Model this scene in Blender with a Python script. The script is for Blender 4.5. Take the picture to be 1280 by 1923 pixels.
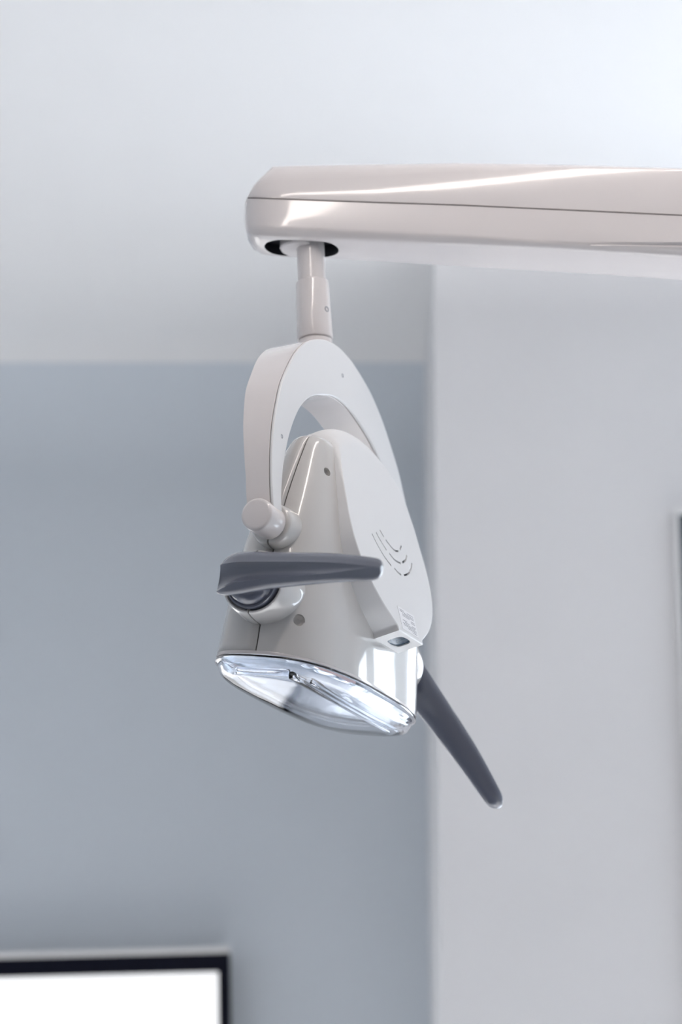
import bpy, math
from mathutils import Vector, Matrix

# ------------------------------------------------------------------ camera, world, light
for o in list(bpy.data.objects): bpy.data.objects.remove(o)
SC = bpy.context.scene
COL = SC.collection
F_PX, PITCH, CAM_Z = 5000.0, math.radians(18), 1.10
CAM = Vector((0, 0, CAM_Z))
cam_d = bpy.data.cameras.new('camera'); cam = bpy.data.objects.new('camera', cam_d); COL.objects.link(cam)
cam.location = CAM; cam.rotation_euler = (math.pi/2 + PITCH, 0, 0)
cam_d.sensor_fit = 'HORIZONTAL'; cam_d.sensor_width = 24.0; cam_d.lens = 24.0*F_PX/1280
cam_d.clip_start = .05
cam_d.dof.use_dof = True; cam_d.dof.focus_distance = 2.46; cam_d.dof.aperture_fstop = 4.0
SC.camera = cam
world = bpy.data.worlds.new('world'); SC.world = world; world.use_nodes = True
world.node_tree.nodes['Background'].inputs[0].default_value = (.75, .85, 1, 1)
world.node_tree.nodes['Background'].inputs[1].default_value = .3
SC.view_settings.view_transform = 'Standard'; SC.view_settings.look = 'None'
SC.view_settings.gamma = 1; SC.view_settings.use_curve_mapping = False
SC.view_settings.exposure = 0.13
WINDOW_E, ADDED_TUBE_E = 5.2, 15.0
DOWN = ((1.05, 3.12, 'nearest the pier', 900, 60), (-.85, 3.6, 'nearest the back wall', 620, 64), (1.2, 1.2, 'by the middle of the window side', 420, 60), (-1.1, 1.2, 'by the middle of the left wall', 260, 60))
CEIL = 2.70

# ------------------------------------------------------------------ helpers
CR = Vector((1, 0, 0)); CU = Vector((0, -math.sin(PITCH), math.cos(PITCH))); CB = Vector((0, -math.cos(PITCH), -math.sin(PITCH)))
def c2w(v): return CR*v[0] + CU*v[1] + CB*v[2]
def ray(px, py): return c2w(((px-640)/F_PX, -(py-961.5)/F_PX, -1.0))
def at_y(px, py, Y):
    d = ray(px, py); return CAM + d*(Y/d.y)

MATS = {}
def mat(name, col, rough=.5, metal=0, spec=.5, coat=0, emit=None, es=1, trans=0, ior=1.45, noise=0, nscale=60, bump=0):
    m = bpy.data.materials.new(name); m.use_nodes = True
    nt = m.node_tree; b = nt.nodes['Principled BSDF']
    b.inputs['Base Color'].default_value = (*col, 1); b.inputs['Roughness'].default_value = rough
    b.inputs['Metallic'].default_value = metal; b.inputs['Specular IOR Level'].default_value = spec
    b.inputs['Coat Weight'].default_value = coat; b.inputs['Coat Roughness'].default_value = .04
    b.inputs['Transmission Weight'].default_value = trans; b.inputs['IOR'].default_value = ior
    if emit: b.inputs['Emission Color'].default_value = (*emit, 1); b.inputs['Emission Strength'].default_value = es
    if noise or bump:
        tc = nt.nodes.new('ShaderNodeTexCoord'); tx = nt.nodes.new('ShaderNodeTexNoise')
        tx.inputs['Scale'].default_value = nscale; tx.inputs['Detail'].default_value = 4
        nt.links.new(tc.outputs['Object'], tx.inputs['Vector'])
        if noise:
            mx = nt.nodes.new('ShaderNodeMix'); mx.data_type = 'RGBA'
            mx.inputs['A'].default_value = (*[c*(1-noise) for c in col], 1); mx.inputs['B'].default_value = (*[min(1, c*(1+noise)) for c in col], 1)
            nt.links.new(tx.outputs['Fac'], mx.inputs['Factor']); nt.links.new(mx.outputs['Result'], b.inputs['Base Color'])
        if bump:
            bp = nt.nodes.new('ShaderNodeBump'); bp.inputs['Strength'].default_value = bump; bp.inputs['Distance'].default_value = .002
            nt.links.new(tx.outputs['Fac'], bp.inputs['Height']); nt.links.new(bp.outputs['Normal'], b.inputs['Normal'])
    MATS[name] = m; return m

M_WALL = mat('wall_paint', (.63, .68, .735), .75, noise=.02, nscale=8, bump=.05)
M_PIER = mat('pier_paint', (.815, .81, .82), .75, noise=.02, nscale=8, bump=.05)
M_CEIL = mat('ceiling_paint', (.83, .832, .84), .8, noise=.015, nscale=6)
M_FLOOR = mat('floor_vinyl', (.73, .745, .765), .45, noise=.05, nscale=20)
M_WARMW = mat('rear_wall_paint', (.72, .66, .62), .7, noise=.02, nscale=8)
M_WHITE = mat('white_lacquer', (.73, .69, .685), .16, coat=.6, noise=.006, nscale=40)
M_PLATE = mat('white_satin_plastic', (.78, .78, .785), .38, noise=.005, nscale=60)
M_GREYW = mat('pale_grey_plastic', (.59, .575, .56), .2, coat=1, noise=.006, nscale=40)
M_DARKG = mat('blue_grey_rubber_plastic', (.115, .125, .165), .2, coat=.6, noise=.03, nscale=200)
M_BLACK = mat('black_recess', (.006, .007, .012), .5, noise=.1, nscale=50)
M_BEZEL = mat('black_bezel', (.003, .004, .012), .45, spec=.15, noise=.1, nscale=50)
M_STEEL = mat('screw_steel', (.35, .35, .37), .35, metal=1, noise=.05, nscale=300)
M_CLEAR = mat('clear_polycarbonate', (.93, .95, 1), .02, trans=1, ior=1.40, noise=.004, nscale=20)
M_MIRROR = mat('faceted_reflector', (.70, .75, .80), .22, metal=1, noise=.05, nscale=90, bump=.4)
M_SENSOR = mat('smoked_blue_window', (.03, .06, .10), .15, spec=.3, noise=.5, nscale=160)
M_LABEL = mat('label_paper', (.88, .88, .9), .4, noise=.01, nscale=60)
M_INK = mat('label_ink', (.36, .36, .39), .6, noise=.1, nscale=300)
M_SCREEN = mat('lit_screen', (.9, .9, .9), .3, emit=(.95, .96, .97), es=.62, noise=.003, nscale=4)
M_TRIM = mat('light_trim', (.80, .80, .80), .35, noise=.01, nscale=30)
M_WIN = mat('bright_window_daylight', (.9, .93, 1), .6, emit=(.80, .90, 1.0), es=WINDOW_E, noise=.003, nscale=4)
M_ADDED_TUBE = mat('ceiling_panel_light', (.9, .9, .9), .6, emit=(1, .90, .84), es=ADDED_TUBE_E, noise=.003, nscale=4)  # glow of the added, unseen tube luminaires
M_NAVY = mat('navy_upholstery', (.03, .04, .075), .45, noise=.1, nscale=60)
M_MAT = mat('slate_vinyl', (.13, .15, .19), .5, noise=.08, nscale=30)
M_LED = mat('lamp_diode', (.9, .55, .5), .3, noise=.05, nscale=200)
M_PRINT = mat('dark_window_frame', (.012, .03, .055), .3, noise=.5, nscale=5)

def mesh_obj(name, verts, faces, material, parent=None, smooth=35):
    me = bpy.data.meshes.new(name)
    base = parent_origin(parent)
    me.from_pydata([tuple(Vector(v) - base) for v in verts], [], faces)
    me.validate(); me.update()
    import bmesh
    bm = bmesh.new(); bm.from_mesh(me); bmesh.ops.remove_doubles(bm, verts=bm.verts, dist=1e-6)
    bmesh.ops.recalc_face_normals(bm, faces=bm.faces); bm.to_mesh(me); bm.free()
    if smooth:
        me.polygons.foreach_set('use_smooth', [True]*len(me.polygons))
        me.set_sharp_from_angle(angle=math.radians(smooth))
    me.materials.append(material)
    o = bpy.data.objects.new(name, me); COL.objects.link(o)
    if parent: o.parent = parent
    else: o.location = (0, 0, 0)
    return o
def parent_origin(p):
    v = Vector((0, 0, 0))
    while p: v += p.location; p = p.parent
    return v
def wn(o):
    m = o.modifiers.new('weighted', 'WEIGHTED_NORMAL'); m.keep_sharp = True; return o
def tag(o, label, cat, group=None, kind=None):
    o['label'] = label
    if cat: o['category'] = cat
    if group: o['group'] = group
    if kind: o['kind'] = kind
    return o
def struct(o, label=None):
    o['kind'] = 'structure'
    if label: o['label'] = label
    return o

def loft(rings, cap0=True, cap1=True, closed=True):
    n = len(rings[0]); V = [p for r in rings for p in r]; Fc = []
    for k in range(len(rings)-1):
        for i in range(n if closed else n-1):
            j = (i+1) % n
            Fc.append((k*n+i, k*n+j, (k+1)*n+j, (k+1)*n+i))
    if cap0: Fc.append(tuple(range(n))[::-1])
    if cap1: Fc.append(tuple((len(rings)-1)*n+i for i in range(n)))
    return V, Fc
def box(p0, p1):
    (x0, y0, z0), (x1, y1, z1) = p0, p1
    V = [(x0,y0,z0),(x1,y0,z0),(x1,y1,z0),(x0,y1,z0),(x0,y0,z1),(x1,y0,z1),(x1,y1,z1),(x0,y1,z1)]
    return V, [(0,3,2,1),(4,5,6,7),(0,1,5,4),(1,2,6,5),(2,3,7,6),(3,0,4,7)]
def bevel(o, w, s=3):
    m = o.modifiers.new('bevel', 'BEVEL'); m.width = w; m.segments = s; m.limit_method = 'ANGLE'; m.angle_limit = math.radians(40); return o
def spline(pts, per=8, closed=False):
    """Catmull-Rom through 2D/3D points"""
    P = [Vector(p) for p in pts]; n = len(P); out = []
    rng = range(n if closed else n-1)
    for i in rng:
        p0 = P[(i-1) % n] if (closed or i > 0) else P[0]*2-P[1]
        p1 = P[i]; p2 = P[(i+1) % n]
        p3 = P[(i+2) % n] if (closed or i+2 < n) else P[-1]*2-P[-2]
        for k in range(per):
            t = k/per
            out.append(.5*((2*p1)+(p2-p0)*t+(2*p0-5*p1+4*p2-p3)*t*t+(3*p1-p0-3*p2+p3)*t**3))
    if not closed: out.append(P[-1])
    return out
def interp(x, tab):
    if x <= tab[0][0]: return tab[0][1]
    for (a, va), (b, vb) in zip(tab, tab[1:]):
        if x <= b: 
            t = (x-a)/(b-a); return va+(vb-va)*t
    return tab[-1][1]
def offset2d(poly, d):
    """shift a closed smooth outline inward by d (counter-clockwise or clockwise handled)"""
    n = len(poly); A = sum(poly[i][0]*poly[(i+1) % n][1]-poly[(i+1) % n][0]*poly[i][1] for i in range(n))
    sg = 1 if A > 0 else -1; out = []
    for i in range(n):
        a, b, c = Vector(poly[i-1]), Vector(poly[i]), Vector(poly[(i+1) % n])
        e1 = (b-a).normalized() if (b-a).length > 1e-9 else Vector((0, 0)); e2 = (c-b).normalized() if (c-b).length > 1e-9 else e1
        t = (e1+e2).normalized(); nn = Vector((-t.y, t.x))*sg
        k = max(.5, nn.dot(Vector((-e1.y, e1.x))*sg))
        out.append(b+nn*(d/k))
    return out
def revolve(axis_pt, profile, segs=40, a0=0, a1=2*math.pi, cap=True):
    """axis_pt(u, r, ang) -> world; profile = [(u, r)]"""
    full = abs(a1-a0-2*math.pi) < 1e-6
    n = segs if full else segs+1
    rings = [[axis_pt(u, r, a0+(a1-a0)*i/segs) for i in range(n)] for u, r in profile]
    return loft(rings, cap, cap, closed=True)

# ------------------------------------------------------------------ room
YW, YP, XP = 4.17, 3.67, .138     # back wall, pier face, pier edge
XL, XR, YB = -2.2, 2.5, -2.8
def arc(y_face, r, a0, a1, n=10):      # angle 0 at the ceiling, 90 at the wall
    return [(y_face-r+r*math.sin(q), CEIL-r+r*math.cos(q)) for q in [math.radians(a0+(a1-a0)*i/n) for i in range(n+1)]]
def wall_with_cove(name, x0, x1, y_face, r, y_back, m=None, split=27):
    """plaster cove: its upper part carries the ceiling paint, the lower part the wall paint"""
    up = arc(y_face, r, 0, split); ym = up[-1]
    prof = up + [(y_back, ym[1]), (y_back, CEIL)]
    V, Fc = loft([[(x0, y, z) for y, z in prof], [(x1, y, z) for y, z in prof]])
    struct(mesh_obj('trim_1' if name == 'wall_back' else 'trim_2', V, Fc, M_CEIL, smooth=30), 'upper part of the curved plaster cove')
    prof = arc(y_face, r, split, 90) + [(y_face, 0), (y_back, 0), (y_back, ym[1])]
    V, Fc = loft([[(x0, y, z) for y, z in prof], [(x1, y, z) for y, z in prof]])
    return struct(mesh_obj(name, V, Fc, m or M_WALL, smooth=30))
wall_with_cove('wall_back', XL, XR, YW, .18, YW+.12)
pier = wall_with_cove('wall_pier', XP, XR, YP, .10, YW, M_PIER)
struct(mesh_obj('floor', *box((XL, YB, -.1), (XR, YW+.12, 0)), M_FLOOR, smooth=0))
struct(mesh_obj('ceiling', *box((XL, YB, CEIL), (XR, YW+.12, CEIL+.1)), M_CEIL, smooth=0))
struct(mesh_obj('wall_left', *box((XL-.1, YB, 0), (XL, YW+.12, CEIL)), M_WALL, smooth=0))
struct(mesh_obj('wall_rear', *box((XL, YB-.1, 0), (XR, YB, CEIL)), M_WARMW, smooth=0))
struct(mesh_obj('wall_right', *box((XR, YB, 0), (XR+.1, YW+.12, CEIL)), M_WALL, smooth=0))
# window in the pier face, its left jamb just inside the picture
wp = at_y(1266.5, 953, YP-.02)
WX0, WX1, WZ1, WZ0 = wp.x, wp.x+1.5, wp.z, wp.z-1.35
win = bpy.data.objects.new('window_1', None); COL.objects.link(win); win.location = ((WX0+WX1)/2, YP, WZ0); struct(win, 'bright window with white casing and dark frame at the right edge')
def wbar(name, x0, x1, z0, z1, yf, m): return mesh_obj(name, *box((x0, YP-yf, z0), (x1, YP, z1)), m, win, smooth=0)
CW, FW = .005, .035
for a in ((WX0, WX1, WZ1-.010, WZ1), (WX0, WX1, WZ0, WZ0+.010), (WX0, WX0+CW, WZ0+.01, WZ1-.01), (WX1-CW, WX1, WZ0+.01, WZ1-.01)): wbar('casing', *a, .02, M_TRIM)
ix0, ix1, iz0, iz1 = WX0+CW, WX1-CW, WZ0+.01, WZ1-.01
for a in ((ix0, ix1, iz1-FW, iz1), (ix0, ix1, iz0, iz0+FW), (ix0, ix0+FW, iz0+FW, iz1-FW), (ix1-FW, ix1, iz0+FW, iz1-FW)): wbar('window_frame', *a, .017, M_PRINT)
bars = [(ix0+FW, ix0+.40), (ix0+.72, ix0+.92), (ix0+1.12, ix1-FW)]
for x0, x1 in bars: wbar('pane', x0, x1, iz0+FW, iz1-FW, .006, M_WIN)
for (a0, a1), (b0, b1) in zip(bars, bars[1:]): wbar('mullion', a1, b0, iz0+FW, iz1-FW, .016, M_TRIM)
# two unseen tube luminaires, added to warm the lamp and streak its arm
for i, (p0, p1) in enumerate((((-.3, 1.05), (.5, 2.25)), ((-.55, -.7), (-.55, .8)))):
    p0, p1 = Vector(p0), Vector(p1); dr = (p1-p0).normalized(); sd_ = Vector((-dr.y, dr.x)); mc = (p0+p1)/2
    t = bpy.data.objects.new('tube_luminaire', None); COL.objects.link(t); t.location = (mc.x, mc.y, CEIL-.06)
    tag(t, ['long warm white ceiling tube luminaire running slantwise above the lamp arm', 'long warm white ceiling tube luminaire running lengthwise nearer the left wall'][i], 'ceiling light', 'tube luminaires')
    def tp(u, w, z): q = mc+dr*u+sd_*w; return Vector((q.x, q.y, z))
    hl = (p1-p0).length/2
    V, Fc = loft([[tp(u, w, z) for w, z in ((-.045, CEIL), (.045, CEIL), (.045, CEIL-.03), (-.045, CEIL-.03))] for u in (-hl-.03, hl+.03)]); bevel(mesh_obj('housing', V, Fc, M_TRIM, t, smooth=30), .006)
    V, Fc = loft([[tp(u, .034*math.cos(q), CEIL-.03-.03*math.sin(q)) for q in [math.pi*k/10 for k in range(11)]] for u in (-hl, hl)]); mesh_obj('diffuser', V, Fc, M_ADDED_TUBE, t, smooth=40)

# added unseen downlights: floor bounce from their beams lights ceiling and walls
for i, (x, y, txt, e, cone) in enumerate(DOWN):
    t = bpy.data.objects.new('recessed_downlight', None); COL.objects.link(t); t.location = (x, y, CEIL-.004)
    tag(t, 'round recessed ceiling downlight '+txt, 'downlight', 'recessed downlights')
    ax = lambda u, r, a: Vector((x+r*math.cos(a), y+r*math.sin(a), u))
    V, Fc = revolve(ax, [(CEIL, .06), (CEIL-.004, .06), (CEIL-.005, .055), (CEIL-.003, .045), (CEIL-.0005, .043)], 32, cap=False); mesh_obj('trim_ring', V, Fc, M_TRIM, t)
    ld = bpy.data.lights.new('downlight_beam', 'SPOT'); ld.energy = e; ld.spot_size = math.radians(cone); ld.spot_blend = 1; ld.shadow_soft_size = .04; ld.color = (1, .97, .94)
    lo = bpy.data.objects.new('downlight_beam', ld); COL.objects.link(lo); lo.parent = t; lo.location = (0, 0, -.012)

# ------------------------------------------------------------------ lamp frames (millimetres -> world)
X_c = Vector((0.38625606, -0.26702126, -0.88289631)); N_c = Vector((0.92104764, 0.16330537, 0.35355706)); S_c = Vector((-0.04977445, 0.94975313, -0.30901699))
AX, AN, AS = c2w(X_c), c2w(N_c), c2w(S_c)
D0 = 1.75*5000/3400
O_c = Vector(((610-640)/F_PX, -(642-961.5)/F_PX, -1))*D0 + X_c*0.035908
OY = CAM + c2w(O_c)
def Y_(x, n, s): return OY + (AX*x + AN*n + AS*s)*.001
PIV_N, PIV_S = -14, -217
PV = Y_(0, PIV_N, PIV_S)
phi, roll = math.radians(11.3), math.radians(-.6)
H0 = AS*math.cos(phi)+AN*math.sin(phi); HL = AN*math.cos(phi)-AS*math.sin(phi)
HX = AX*math.cos(roll)+H0*math.sin(roll); HH = H0*math.cos(roll)-AX*math.sin(roll)
def H_(x, l, h): return PV + (HX*x + HL*l + HH*h)*.001
psi = math.radians(10)
CN = AN*math.cos(psi)+AS*math.sin(psi); CT = AS*math.cos(psi)-AN*math.sin(psi)
def C_(x, t, d): return OY + (AN*5 + AX*x + CT*t + CN*d)*.001    # cover plane: x, along the spine, proud

stem_top = Y_(0, -25, 120)
root = bpy.data.objects.new('dental_lamp', None); COL.objects.link(root)
POST_X = stem_top.x + 1.05
root.location = (POST_X, stem_top.y, 0)
tag(root, 'white dental operating lamp hanging from a long horizontal arm, with two grey handles', 'dental lamp')

# ------------------------------------------------------------------ arm
AY = stem_top.y            # arm centre line depth
PXS = [459, 461, 466, 476, 490, 512, 545, 600, 700, 860, 1000, 1100, 1280, 1500, 1800]
T_TOP = [(459, 396), (461, 380), (464, 371), (480, 344), (511, 313), (530, 312), (645, 309.5), (860, 306), (950, 307), (1280, 317.5), (1800, 338)]
T_CRE = [(459, 400), (461, 384), (464, 373), (480, 346), (511, 341), (645, 333.7), (860, 322.6), (950, 320), (1100, 317), (1280, 321), (1800, 341)]
T_SEAM = [(459, 371), (464, 371), (645, 378), (860, 385), (1280, 404.5), (1800, 430)]
T_LOW = [(459, 412), (463, 420), (480, 425), (645, 433), (860, 443), (1062, 459), (1280, 459), (1800, 470)]
T_BF = [(459, 416), (463, 432), (472, 443), (480, 446), (645, 452), (800, 460), (1077, 473), (1280, 486), (1800, 515)]
DEP = [(459, .05), (461, .22), (466, .45), (476, .68), (490, .86), (512, .97), (545, 1), (2000, 1)]
FRONT = [(459, 31), (645, 31), (1280, 36), (1800, 40)]
def arm_rings(part):
    rings = []
    for px in PXS:
        k = interp(px, DEP); fd = interp(px, FRONT)*.001
        def pt(py, dy):           # dy: -1 front .. +1 back
            return at_y(px, py, AY+dy*fd*k)
        xx = None
        top, cre, seam, low, bf = (interp(px, t) for t in (T_TOP, T_CRE, T_SEAM, T_LOW, T_BF))
        seam = max(seam, top+1.2); cre = min(cre, seam-.6); low = max(low, seam+2); bf = max(bf, low+1)
        x0 = at_y(px, seam, AY).x
        def z(py, dy): return at_y(px, py, AY+dy*fd*k).z
        def q(dy, zz): return Vector((x0, AY+dy*fd*k, zz))
        zs, zt, zc, zl, zb = z(seam, -1), z(top, -.55), z(cre, -.96), z(low, -.985), z(bf, -.74)
        zs2 = zs + .0002
        g = .0009
        if part == 'upper':
            prof = [(-.99, zs+g), (-1, zs+(zc-zs)*.22), (-1, zs+(zc-zs)*.45), (-.985, zs+(zc-zs)*.7), (-.95, zc), (-.9, zc+(zt-zc)*.35), (-.72, zc+(zt-zc)*.8), (-.55, zt), (.0, zt+.001), (.55, zt), (.8, zt-.004), (.95, zc), (1, zs+g)]
        else:
            zm = zl+(zb-zl)*.45
            ins = interp(px, [(1040, 0), (1280, .07), (1800, .08)])     # shallow groove opening towards the elbow
            prof = [(-1, zs-g), (-1, zs+(zl-zs)*.5), (-1, zs+(zl-zs)*.93), (-.985+ins, zl), (-.975+ins*.3, zl+(zb-zl)*.16), (-.94, zl+(zb-zl)*.38), (-.86, zl+(zb-zl)*.76), (-.74, zb), (0, zb-.0006), (.74, zb), (.86, zl+(zb-zl)*.76), (.96, zl+(zb-zl)*.3), (1, zs-g)]
        rings.append([q(a, b) for a, b in prof])
    return rings
V, Fc = loft(arm_rings('upper')); arm_u = mesh_obj('arm_upper_cover', V, Fc, M_WHITE, root, smooth=28); wn(arm_u)
V, Fc = loft(arm_rings('lower')); arm_l = mesh_obj('arm_lower_cover', V, Fc, M_WHITE, root, smooth=28)
# oval opening in the underside with the swivel disc inside
z_under = at_y(578, 452, AY-.02).z
cx_h = at_y(566, 460, AY).x
def oval(cx, hl, r, z0, z1, n=16):
    ring = []
    for i in range(2*n):
        a = math.pi*i/(n-1) - math.pi/2 if i < n else math.pi*(i-n)/(n-1)+math.pi/2
        c = cx+hl if i < n else cx-hl
        ring.append((c+r*math.cos(a), AY+r*math.sin(a)))
    return loft([[Vector((x, y, z0)) for x, y in ring], [Vector((x, y, z1)) for x, y in ring]])
cut = mesh_obj('cutter_oval', *oval(cx_h, .0175, .0195, z_under-.03, z_under+.012), M_BLACK, None, smooth=0)
cut.data.materials.clear(); cut.data.materials.append(M_BLACK)
CUTTERS = [cut]
def boolean(o, c):
    m = o.modifiers.new('cut', 'BOOLEAN'); m.object = c; m.operation = 'DIFFERENCE'; m.solver = 'EXACT'
    try: m.material_mode = 'TRANSFER'
    except Exception: pass
boolean(arm_l, cut)
def vert_axis(c):
    return lambda u, r, a: Vector((c.x+r*math.cos(a), c.y+r*math.sin(a), u))
dc = Vector((at_y(560, 460, AY).x, AY, 0))
V, Fc = revolve(vert_axis(dc), [(z_under+.014, .0185), (z_under+.0005, .0185), (z_under-.0012, .0172)], 40)
mesh_obj('swivel_disc', V, Fc, M_WHITE, root)
# support post, out of the picture, carrying the arm
V, Fc = revolve(vert_axis(Vector((POST_X, AY, 0))), [(0, .17), (.02, .17), (.03, .16), (.032, .035), (1.9, .032), (CEIL-.35, .03), (CEIL-.34, .03)], 32)
post = mesh_obj('support_post', V, Fc, M_WHITE, root, smooth=30)
zc = at_y(1800, 400, AY).z
V, Fc = revolve(vert_axis(Vector((at_y(1800, 400, AY).x, AY, 0))), [(zc-.09, .04), (zc-.085, .05), (zc+.055, .05), (zc+.06, .045)], 32)
mesh_obj('swivel_joint', V, Fc, M_WHITE, root, smooth=30)
xe = at_y(1800, 400, AY).x
V, Fc = box((xe, AY-.03, zc-.04), (POST_X, AY+.03, zc+.03)); bevel(mesh_obj('inner_arm', V, Fc, M_WHITE, root, smooth=30), .008)

# ------------------------------------------------------------------ stem and sleeve
def stem_axis(u, r, a): return Y_(r*math.cos(a), -25+r*math.sin(a), u)
V, Fc = revolve(stem_axis, [(70, 14), (150, 14.2)], 40); mesh_obj('stem', V, Fc, M_WHITE, root)
V, Fc = revolve(stem_axis, [(19, 16.5), (19.5, 17.6), (20.5, 17.9), (50, 17.2), (78.5, 16.5), (80, 16.3), (80.6, 15.6), (80.6, 13.5)], 48); sleeve = mesh_obj('sleeve', V, Fc, M_WHITE, root)
V, Fc = revolve(stem_axis, [(-10, 17.0), (17.6, 17.0), (18.2, 16.2)], 48); mesh_obj('stem_collar', V, Fc, M_WHITE, root)

def screw(center, nrm, r, parent, deep=.0004):
    nrm = nrm.normalized(); u = nrm.orthogonal().normalized(); v = nrm.cross(u)
    ax = lambda k, rr, a: center + nrm*k + (u*math.cos(a)+v*math.sin(a))*rr
    V, Fc = revolve(ax, [(-.002, r), (.0002, r), (.0004, r*.85), (.0001, r*.55), (-.0006, r*.5)], 20)
    s = mesh_obj('screw', V, Fc, M_STEEL, parent, smooth=30); return s
sd = (AN*.93-AX*.3).normalized()
pc = Y_(0, -25, 47) + sd*.0172
screw(pc, sd, .0030, sleeve)

# ------------------------------------------------------------------ yoke
outer = [(0, 7), (25, 4.5), (44, 0), (68, -9), (89, -20.5), (110, -37), (131, -59.5), (147, -80), (160, -105), (169, -127), (175, -150), (178, -172), (179, -192), (178, -208)]
inner = [(0, -49.5), (20, -51), (40, -56), (60, -62.5), (82, -72.5), (104, -88.5), (121, -107), (135, -127), (144, -144), (152, -162), (157, -180), (160, -195), (160, -208)]
def smooth_half(pts):
    full = [(-x, s) for x, s in pts[::-1]] + pts[1:]
    return spline([(x, s) for x, s in full], 6)
o_s = smooth_half(outer); i_s = smooth_half(inner)
foot_r = [(174, -213), (170, -215.5), (166, -215.5), (162, -213)]
ypoly = [(p.x, p.y) for p in o_s] + foot_r + [(p.x, p.y) for p in i_s[::-1]] + [(-x, s) for x, s in foot_r[::-1]]
T_Y = [(-230, 26), (-174, 26.5), (-145, 29), (-105, 34), (-80, 37), (-60, 38.5), (-27, 42), (7, 46)]
def yoke_rings(d0, back, bv):
    rings = []
    for (off, dd) in ((bv, 0), (bv*.62, .08*bv), (bv*.3, .3*bv), (bv*.08, .62*bv), (0, bv)):
        rings.append([Y_(p[0], d0-dd, p[1]) for p in offset2d(ypoly, off)])
    for (off, dd) in ((0, bv), (bv*.3, .3*bv), (bv, 0)):
        rings.append([Y_(p[0], back(p[1])+dd, p[1]) for p in offset2d(ypoly, off)])
    return rings
V, Fc = loft(yoke_rings(-3.4, lambda s: -interp(s, T_Y), .5)); yoke = wn(mesh_obj('yoke', V, Fc, M_WHITE, root, smooth=30))
V, Fc = loft(yoke_rings(0, lambda s: -2.9, 1.1)); plate = wn(mesh_obj('face_plate', V, Fc, M_PLATE, yoke, smooth=50))
for (px, py) in ((529, 819.5), (643, 705.5)):
    d = ray(px, py); t = (OY-CAM).dot(AN)/d.dot(AN); screw(CAM+d*t, AN, .0021, plate)
def x_axis_at(l, h): return lambda u, r, a: H_(u, l+r*math.cos(a), h+r*math.sin(a))
for s in (-1, 1):
    V, Fc = revolve(x_axis_at(0, 0), [(s*157, 15.4), (s*184, 15.4), (s*186, 15.0), (s*187.3, 13.8), (s*187.6, 12)], 48)
    mesh_obj('pivot_hub', V, Fc, M_WHITE, yoke, smooth=40)

# ------------------------------------------------------------------ lamp head shells
A_T = [(-117, 148), (-95, 147), (-60, 146), (-20, 143), (20, 136), (60, 122), (85, 111), (102, 103)]
BF_T = [(-117, 66), (-95, 63.5), (-60, 58.5), (-20, 55), (20, 47.5), (60, 35), (85, 26), (102, 19)]
BB_T = [(-117, 68), (-95, 66.5), (-60, 64), (-20, 59), (20, 50), (60, 42), (85, 37), (102, 31)]
E_T = [(-117, 2.9), (20, 2.85), (102, 2.7)]
HS = [-117, -110, -100, -85, -70, -50, -30, -10, 10, 30, 50, 70, 85, 93, 97.5, 100.3, 101.6, 102]
SCL = {93: 1, 97.5: .985, 100.3: .955, 101.6: .92, 102: .87}
def sm(tab, h):     # smoothed table lookup
    return (interp(h-12, tab)+2*interp(h, tab)+interp(h+12, tab))/4 if -100 < h < 85 else interp(h, tab)
def half_ring(h, front, n=44, grow=0, gap=.8):
    k = SCL.get(h, 1); a = sm(A_T, h)*1-(1-k)*60+grow; b = sm(BF_T if front else BB_T, h)-(1-k)*60+grow; e = interp(h, E_T)
    pts = []
    for i in range(n+1):
        t = math.pi*i/n; c, s = math.cos(t), math.sin(t)
        x = a*math.copysign(abs(c)**(2/e), c); l = max(b, 2)*abs(s)**(2/e)
        pts.append(H_(x, (l+gap)*(1 if front else -1), h))
    return pts
shells = {}
for front in (True, False):
    V, Fc = loft([half_ring(h, front) for h in HS], cap0=False, cap1=True, closed=False)
    o = mesh_obj('front_shell' if front else 'back_shell', V, Fc, M_GREYW, root, smooth=40)
    m = o.modifiers.new('thick', 'SOLIDIFY'); m.thickness = .003; m.offset = -1
    shells[front] = o
# screw recesses bored in the front shell
def surf_hit(px, py):
    d = ray(px, py).normalized(); me = shells[True].data
    from mathutils.bvhtree import BVHTree
    base = parent_origin(root)
    bv = BVHTree.FromPolygons([v.co+base for v in me.vertices], [p.vertices for p in me.polygons])
    loc, nr, _, _ = bv.ray_cast(CAM, d)
    if nr.dot(d) > 0: nr = -nr
    return loc, nr
cv, cf = [], []
holes = []
for px, py, r in ((614, 886, .0042), (561.5, 1164.5, .0055)):
    loc, nr = surf_hit(px, py); holes.append((loc, nr, r))
    u = nr.orthogonal().normalized(); v = nr.cross(u)
    ax = lambda k, rr, a: loc + nr*k + (u*math.cos(a)+v*math.sin(a))*rr
    V, Fc = revolve(ax, [(-.012, r), (.008, r)], 28)
    k = len(cv); cv += V; cf += [tuple(i+k for i in q) for q in Fc]
    V, Fc = revolve(ax, [(-.010, r*1.3), (-.0034, r*1.3), (-.0034, r*.9), (-.006, r*.5)], 28)
    mesh_obj('screw_recess', V, Fc, M_GREYW, shells[True], smooth=30)
c2 = mesh_obj('cutter_holes', cv, cf, M_GREYW, None, smooth=0); CUTTERS.append(c2); boolean(shells[True], c2)

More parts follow.
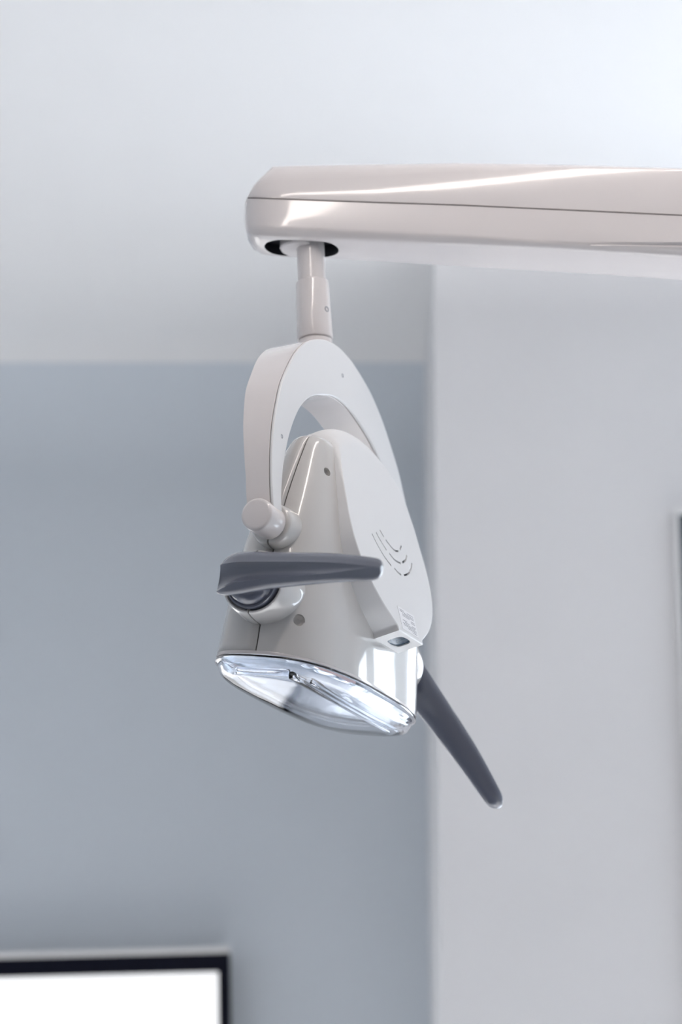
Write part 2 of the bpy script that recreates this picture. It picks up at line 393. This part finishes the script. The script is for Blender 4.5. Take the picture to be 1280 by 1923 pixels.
# bosses: pivot boss and handle boss, split along the seam
def split_revolve(l, h, prof, gap=.75, segs=28):
    V, Fc = [], []
    for sg in (1, -1):
        ax = lambda u, r, a: H_(u, l+sg*(r*math.cos(a)*1.0+gap), h+r*math.sin(a))
        v, fc = revolve(ax, prof, segs, -math.pi/2, math.pi/2)
        k = len(V); V += v; Fc += [tuple(i+k for i in q) for q in fc]
    return V, Fc
HB_H = -59
for s in (-1, 1):
    V, Fc = split_revolve(0, 0, [(s*100, 21.5), (s*128, 21.3), (s*140, 21), (s*149, 20.2), (s*153.5, 19.3), (s*155.6, 18.2), (s*156.3, 16.8)]); mesh_obj('pivot_boss', V, Fc, M_GREYW, root, smooth=40)
    V, Fc = split_revolve(0, HB_H, [(s*100, 33.5), (s*132, 33.5), (s*146, 33), (s*158, 32), (s*167, 30.8), (s*172, 29.6), (s*174, 28.8), (s*174.6, 27.6), (s*173.5, 26.6), (s*168, 26.4)]); mesh_obj('handle_boss', V, Fc, M_GREYW, root, smooth=40)

# ------------------------------------------------------------------ handles
# stations: distance from the hub axis, outermost x, upper ridge, lower ridge, top, bottom, thickness, groove depth
ST = [(-25, 192, 8.0, -14.5, 9.0, -15.5, 5, 1.5), (-23.5, 195, 9.0, -15.5, 13.5, -17, 9, 5), (-15, 200, 9.4, -13, 19.5, -18.3, 13, 7), (0, 205, 9.9, -9, 21.4, -17.5, 15, 7), (28, 211, 9.4, -6, 20.4, -13.6, 15.5, 5.6), (55, 218, 8.4, -5, 19, -11.8, 15, 4.2), (77, 224.5, 7.2, -4.5, 17.8, -11, 14.5, 3.2), (102, 232.5, 5.4, -3.9, 15.5, -10.5, 13.5, 2.0), (125, 240, 2.6, -2.4, 12.2, -10.7, 12.4, .8), (141, 245.5, 0, -1.5, 9.4, -11, 11.4, .1), (149, 248.5, -.8, -2, 7.4, -10.6, 10.2, 0), (153.5, 250.5, -1.5, -2.5, 4.4, -8.4, 8, 0), (155.8, 252, -2, -3, 1, -5.4, 4.5, 0)]
def make_handle(side, ang, dv=0):
    ca, sa = math.cos(ang), math.sin(ang)
    st = spline([Vector(q) for q in ST], 4)
    rings = []
    for (d, xo, rt, rb, tp, bt, th, g) in st:
        mid = (rt+rb)/2; w = (rt-rb)/2
        el = [(.44*th+.62*th*math.cos(q), mid0+(tp-bt)/2*math.sin(q)) for mid0 in [(tp+bt)/2] for q in [math.radians(90+15*k) for k in range(13)]]
        sec = [(.68*th, tp-(tp-rt)*.22), (.86*th, tp-(tp-rt)*.58), (.97*th, rt+.5), (th, rt)]
        sec += [(th-g*(1-(u*u)**.8), mid+w*u) for u in (.8, .5, .2, -.2, -.5, -.8)]
        sec += [(th, rb), (.97*th, rb-.5), (.84*th, rb-(rb-bt)*.5), (.66*th, rb-(rb-bt)*.84)] + el[::-1]
        r = []
        for o, v in sec:
            xx = side*(xo-th+o); v += dv
            r.append(H_(xx, d*ca-v*sa, HB_H+d*sa+v*ca))
        rings.append(r)
    V, Fc = loft(rings)
    h = mesh_obj('handle', V, Fc, M_DARKG, root, smooth=38)
    s = side
    V, Fc = revolve(x_axis_at(0, HB_H), [(s*166, 25.6), (s*176, 25.6), (s*178.5, 25), (s*179, 23.4), (s*178.6, 22.8), (s*179.2, 22.2), (s*183, 21.4), (s*187.5, 18.5), (s*190, 14), (s*191, 8)], 48)
    mesh_obj('handle_hub', V, Fc, M_DARKG, h, smooth=40)
    return h
make_handle(-1, 0)
make_handle(1, math.radians(-49.5), 1)

# ------------------------------------------------------------------ front cover
half = [(0, -82.5), (14, -83.2), (27, -85.2), (40, -88.6), (53, -93.2), (65, -98.8), (73, -104.5), (78.5, -112), (82.5, -123), (86.5, -143), (91, -163), (95, -187), (97.5, -208), (96.5, -226), (91, -244), (79, -263), (60, -280), (41, -291.5)]
sp = spline(half, 5)
cpoly = [(-p.x, p.y) for p in sp[::-1]] + [(p.x, p.y) for p in sp[1:]] + [(34, -295.3), (31.2, -297.4), (30.6, -301.2), (-30.6, -301.2), (-31.2, -297.4), (-34, -295.3)]
R_T = [(-400, 0), (-165, 0), (-140, 5), (-118, 17), (-104, 24), (-82, 25)]     # the sheet bends back over the top of the head
def prism(poly, depth, bv, pf):
    rings = []; nk = 12
    for k in range(nk+1):
        a = math.pi/2*k/nk; ring = []
        for p, q in zip(poly, offset2d(poly, bv*(1-math.sin(a)))):
            R = interp(p[1], R_T)
            ring.append(pf(q[0], q[1]-R*(1-math.sin(a)), -(bv+R)*(1-math.cos(a))))
        rings.append(ring)
    rings.append([pf(p[0]*.995, p[1], -depth) for p in poly])
    return loft(rings)
V, Fc = prism(cpoly, 38, 1.2, C_); cover = mesh_obj('cover', V, Fc, M_PLATE, root, smooth=50)
vents = [[(-45, -207), (-39, -214), (-26, -224), (-10, -230.5)], [(-32, -202), (-25, -208), (-13, -215)], [(-19, -196), (-12, -201)], [(-8, -203), (3, -207), (13, -208.3), (23, -206.3)], [(29, -203), (36, -197)],
         [(-7, -217), (5, -220.3), (21, -219.5)], [(27, -217), (39, -211), (46, -204)], [(-2, -231), (6, -233), (14, -233.3)], [(22, -231.5), (36, -226.5), (49, -217.5), (56, -210)]]
vv, vf = [], []
def strip(path, w, d0, d1):
    P = spline([Vector(p) for p in path], 5); rings = []
    for i, p in enumerate(P):
        t = (P[min(i+1, len(P)-1)]-P[max(i-1, 0)]).normalized(); nn = Vector((-t.y, t.x))*w
        a, b = p+nn, p-nn
        rings.append([C_(a.x, a.y, d0), C_(b.x, b.y, d0), C_(b.x, b.y, d1), C_(a.x, a.y, d1)])
    return loft(rings)
for k_, pth in enumerate(vents):
    w = 1.05
    V, Fc = strip(pth, w, 3, -5); k = len(vv); vv += V; vf += [tuple(i+k for i in q) for q in Fc]
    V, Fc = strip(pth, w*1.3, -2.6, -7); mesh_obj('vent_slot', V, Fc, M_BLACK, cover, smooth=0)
# sensor window pocket in the bottom end of the cover
def B_(x, d, t): return C_(x, -301.2+t, d)
win_out = spline([(-14, -13), (-11.5, -6.5), (0, -4.6), (11.5, -6.0), (14.5, -12.5), (12, -20), (0, -22), (-12, -20)], 5, closed=True)
V, Fc = loft([[B_(p[0], p[1], -3) for p in win_out], [B_(p[0], p[1], 3) for p in win_out]]); k = len(vv); vv += V; vf += [tuple(i+k for i in q) for q in Fc]
c3 = mesh_obj('cutter_vents', vv, vf, M_PLATE, None, smooth=0); CUTTERS.append(c3); boolean(cover, c3)
V, Fc = loft([[B_(p[0], p[1], 1.2) for p in offset2d([tuple(q) for q in win_out], -.5)], [B_(p[0], p[1], 4.5) for p in offset2d([tuple(q) for q in win_out], -.5)]])
sw = mesh_obj('sensor_window', V, Fc, M_SENSOR, cover, smooth=30); sw['label'] = 'smoked blue sensor window'
wn(cover)
# rating label with rows of tiny print
V, Fc = loft([[C_(x, t, .05) for x, t in ((-20.5, -274), (21, -274), (21, -297), (-20.5, -297))], [C_(x, t, .3) for x, t in ((-20.5, -274), (21, -274), (21, -297), (-20.5, -297))]])
lab = mesh_obj('rating_label', V, Fc, M_LABEL, cover, smooth=0); lab['label'] = 'white rating label'
rows = [(-276.4, -17, -6), (-278, -17, -3), (-276.6, 2, 18), (-278.6, -6, 18), (-280.2, -12, 18), (-281.8, -12, 6), (-283.4, 8, 18), (-285, 8, 18), (-286.6, -14, -3), (-288.2, -10, 2), (-288.4, 8, 18), (-290, -16, 16), (-291.6, -14, 18), (-293.2, -4, 18), (-295, 6, 18)]
V, Fc = [], []
import random
rnd = random.Random(4)
for t, x0, x1 in rows:
    x = x0
    while x < x1:
        w = rnd.uniform(.9, 2.6); q = [(x, t+.45), (min(x+w, x1), t+.45), (min(x+w, x1), t-.45), (x, t-.45)]
        k = len(V); V += [C_(a, b, .36) for a, b in q]; Fc.append((k, k+1, k+2, k+3)); x += w+.5
txt = mesh_obj('label_print', V, Fc, M_INK, cover, smooth=0); txt['kind'] = 'stuff'

# ------------------------------------------------------------------ lens and reflector
def se(a, b, e, lc=0, n=96):
    out = []
    for i in range(n):
        t = 2*math.pi*i/n; c, s = math.cos(t), math.sin(t)
        out.append((a*math.copysign(abs(c)**(2/e), c), lc+b*math.copysign(abs(s)**(2/e), s)))
    return out
LA, LB, LC, LE = 148, 67.2, -1, 2.9
def lring(k, h): return [H_(x*k, LC+(l-LC)*k, h) for x, l in se(LA, LB, LE, LC)]
def lring2(d, h): return [H_(p[0], p[1], h) for p in offset2d(se(LA, LB, LE, LC), d)]
# white bottom rim
V, Fc = loft([lring2(-.3, -116.2), lring2(-.6, -117.4), lring2(-.3, -119.2), lring2(2.4, -119.4), lring2(3.2, -117), lring2(3.2, -113), lring2(1.5, -113)], False, False)
n = 96; mesh_obj('bottom_rim', V, Fc, M_WHITE, root, smooth=40)
# clear cover: stepped wall and gently domed front, closed shell
outer_l = [(.4, -119.6), (-.6, -120.6), (-.8, -122.5), (.6, -123.2), (2.2, -124), (3.4, -128), (5.5, -132.2), (9.5, -134.6), (16, -136)]
def dome(d, h): return lring2(d, h)
def dome_rings(inset, dh):
    R = [dome(d+inset, h+dh) for d, h in outer_l]
    for k, hh in ((.66, -137.2), (.5, -138), (.33, -138.6), (.16, -138.9)):
        R.append([H_(x*k, LC+(l-LC)*k, hh+dh) for x, l in se(LA, LB, LE, LC)])
    return R
ro = dome_rings(0, 0); ri = dome_rings(2.6, 2.6)
rings = ro + ri[::-1]
# join: outer rim -> dome centre, and inner dome centre -> inner rim as two capped skins tied at the rim
Vo, Fo = loft(ro, False, True); Vi, Fi = loft(ri, False, True)
k = len(Vo); V = Vo+Vi; Fc = Fo+[tuple(i+k for i in q) for q in Fi]
nn = len(ro[0]); Fc += [(i, k+i, k+(i+1) % nn, (i+1) % nn) for i in range(nn)]
lens = mesh_obj('lens_cover', V, Fc, M_CLEAR, root, smooth=40); lens['label'] = 'clear domed lens cover'
# moulded rib along the lens
def rib(l0, l1, x0, x1, z0, z1):
    V, Fc = loft([[H_(x, l, h) for l, h in ((l0, z0), (l1, z0), (l1, z1), (l0, z1))] for x in (x0, x1)])
    o = bevel(mesh_obj('lens_rib', V, Fc, M_CLEAR, lens, smooth=30), .0012, 3); return o
rib(31, 35.5, -138, 98, -138.2, -131)
rib(40, 42, -112, 104, -136.2, -130)
V, Fc = loft([[H_(x, l, h) for l, h in ((-22, -136.2), (30.6, -136.2), (30.6, -129), (-22, -129))] for x in (-138, -134)])
bevel(mesh_obj('lens_rib', V, Fc, M_CLEAR, lens, smooth=30), .0012, 3)
# reflector dish inside and the diode strip
V, Fc = loft([lring2(3.4, -117.5), lring2(5, -117), lring2(14, -110), lring2(24, -104), lring2(34, -100), lring2(44, -98)], False, True)
mesh_obj('reflector', V, Fc, M_MIRROR, root, smooth=40)
V, Fc = box((-1, -1, -1), (1, 1, 1))
for i, x in enumerate((-70, -35, 0, 35, 70)):
    Vx, Fx = revolve(lambda u, r, a: H_(x+r*math.cos(a), 4+r*math.sin(a), u), [(-100, 12), (-104, 12), (-107, 9), (-108.5, 4)], 20)
    mesh_obj('diode', Vx, Fx, M_MIRROR, root, smooth=40)
V, Fc = loft([[H_(x, l, h) for l, h in ((18, -108), (26, -108), (26, -102), (18, -102))] for x in (-60, 20)])
mesh_obj('diode_bar', V, Fc, M_LED, root, smooth=0)

# ------------------------------------------------------------------ unseen reclined chair, added below the lamp to block floor bounce
chair = bpy.data.objects.new('dental_chair', None); COL.objects.link(chair); chair.location = (.05, 1.9, 0)
tag(chair, 'navy reclined dental chair on a pale pedestal under the lamp', 'chair')
def pad(name, pts, hw, th, m):       # cushion lofted along a side profile (x, z) with rounded edges
    P = spline([Vector(q) for q in pts], 4); rings = []
    for i, p in enumerate(P):
        t = (P[min(i+1, len(P)-1)]-P[max(i-1, 0)]).normalized(); nn = Vector((-t.y, t.x))
        e = min(i, len(P)-1-i); k = (.7, .9, .98)[e] if e < 3 else 1
        rings.append([Vector((chair.location.x+p.x+nn.x*th*v, chair.location.y+u*hw*k, p.y+nn.y*th*v)) for u, v in ((-1, 0), (-.97, .35), (-.88, .5), (-.4, .46), (0, .44), (.4, .46), (.88, .5), (.97, .35), (1, 0), (.97, -.35), (.88, -.5), (-.88, -.5), (-.97, -.35))])
    V, Fc = loft(rings); return mesh_obj(name, V, Fc, m, chair, smooth=50)
pad('seat', [(.95, .50), (.7, .56), (.35, .58), (.0, .57), (-.2, .62)], .35, .11, M_NAVY)
pad('backrest', [(-.22, .63), (-.45, .74), (-.7, .84), (-.95, .92)], .36, .10, M_NAVY)
pad('headrest', [(-.98, .95), (-1.1, 1.0), (-1.24, 1.04)], .14, .09, M_NAVY)
cvx = lambda u, r, a: Vector((chair.location.x+.3+r*1.5*math.cos(a), chair.location.y+r*math.sin(a), u))
V, Fc = revolve(cvx, [(0, .26), (.04, .26), (.07, .23), (.09, .14), (.4, .12), (.48, .18), (.52, .19)], 32); mesh_obj('pedestal', V, Fc, M_TRIM, chair, smooth=35)
for sy in (-1, 1):
    y = chair.location.y+sy*.42
    V, Fc = box((chair.location.x-.35, y-.03, .74), (chair.location.x+.1, y+.03, .79)); bevel(mesh_obj('armrest', V, Fc, M_NAVY, chair, smooth=30), .02)
    V, Fc = box((chair.location.x-.14, y-.02, .50), (chair.location.x-.09, y+.02, .75)); bevel(mesh_obj('armrest_bracket', V, Fc, M_TRIM, chair, smooth=30), .008)
    V, Fc = box((chair.location.x-.14, min(y, y-sy*.16), .50), (chair.location.x-.09, max(y, y-sy*.16), .53)); mesh_obj('armrest_bracket', V, Fc, M_TRIM, chair, smooth=0)

mt = bevel(mesh_obj('floor_mat', *box((-1.0, .7, 0), (1.0, 2.8, .006)), M_MAT, None, smooth=30), .002)  # unseen dark mat, added to keep the lamp's underside darker
tag(mt, 'dark slate vinyl mat on the floor beneath the chair', 'mat')
chair.location.z = .006
# ------------------------------------------------------------------ wall monitor (bottom left) and framed picture (right edge)
YM = YW-.05
c = at_y(431.5, 1790, YM)
Wm, Hm = 1.05, .62
mon = bpy.data.objects.new('wall_monitor', None); COL.objects.link(mon); mon.location = (c.x-Wm/2, YM+.025, c.z-Hm)
tag(mon, 'black framed wall monitor with a glowing white screen at the lower left', 'monitor')
def mbox(name, x0, x1, z0, z1, y0, y1, m, bv=0, par=mon):
    o = mesh_obj(name, *box((c.x+x0, y0, c.z+z0), (c.x+x1, y1, c.z+z1)), m, par, smooth=30 if bv else 0)
    if bv: bevel(o, bv)
    return o
bz = .018
mbox('housing', -Wm+.004, -.003, -Hm+.004, -.004, YM+.006, YW, M_BEZEL)
mbox('bezel', -Wm, 0, -.0285, 0, YM-.006, YM+.012, M_BEZEL); mbox('bezel', -Wm, 0, -Hm, -Hm+.03, YM-.006, YM+.012, M_BEZEL)
mbox('bezel', -bz, 0, -Hm+.03, -.0285, YM-.006, YM+.012, M_BEZEL); mbox('bezel', -Wm, -Wm+bz, -Hm+.03, -.0285, YM-.006, YM+.012, M_BEZEL)
mbox('screen', -Wm+.012, -.012, -Hm+.02, -.02, YM-.002, YM+.004, M_SCREEN)
tt = mbox('top_trim', -Wm, 0, 0, .009, YM-.006, YM+.03, M_TRIM); tt['label'] = 'pale top edge'
mon.rotation_euler = (0, -math.radians(1.5), 0)
# keep the right upper corner where it hangs
off = Matrix.Rotation(-math.radians(1.5), 3, 'Y') @ Vector((Wm/2, 0, Hm)) - Vector((Wm/2, 0, Hm)); mon.location -= off

# ------------------------------------------------------------------ apply the boolean cuts and drop the cutters
dg = bpy.context.evaluated_depsgraph_get()
for o in (arm_l, shells[True], cover):
    me = bpy.data.meshes.new_from_object(o.evaluated_get(dg), preserve_all_data_layers=True, depsgraph=dg)
    o.modifiers.clear(); o.data = me
    me.set_sharp_from_angle(angle=math.radians(35)); wn(o)
for cc in CUTTERS: bpy.data.objects.remove(cc)
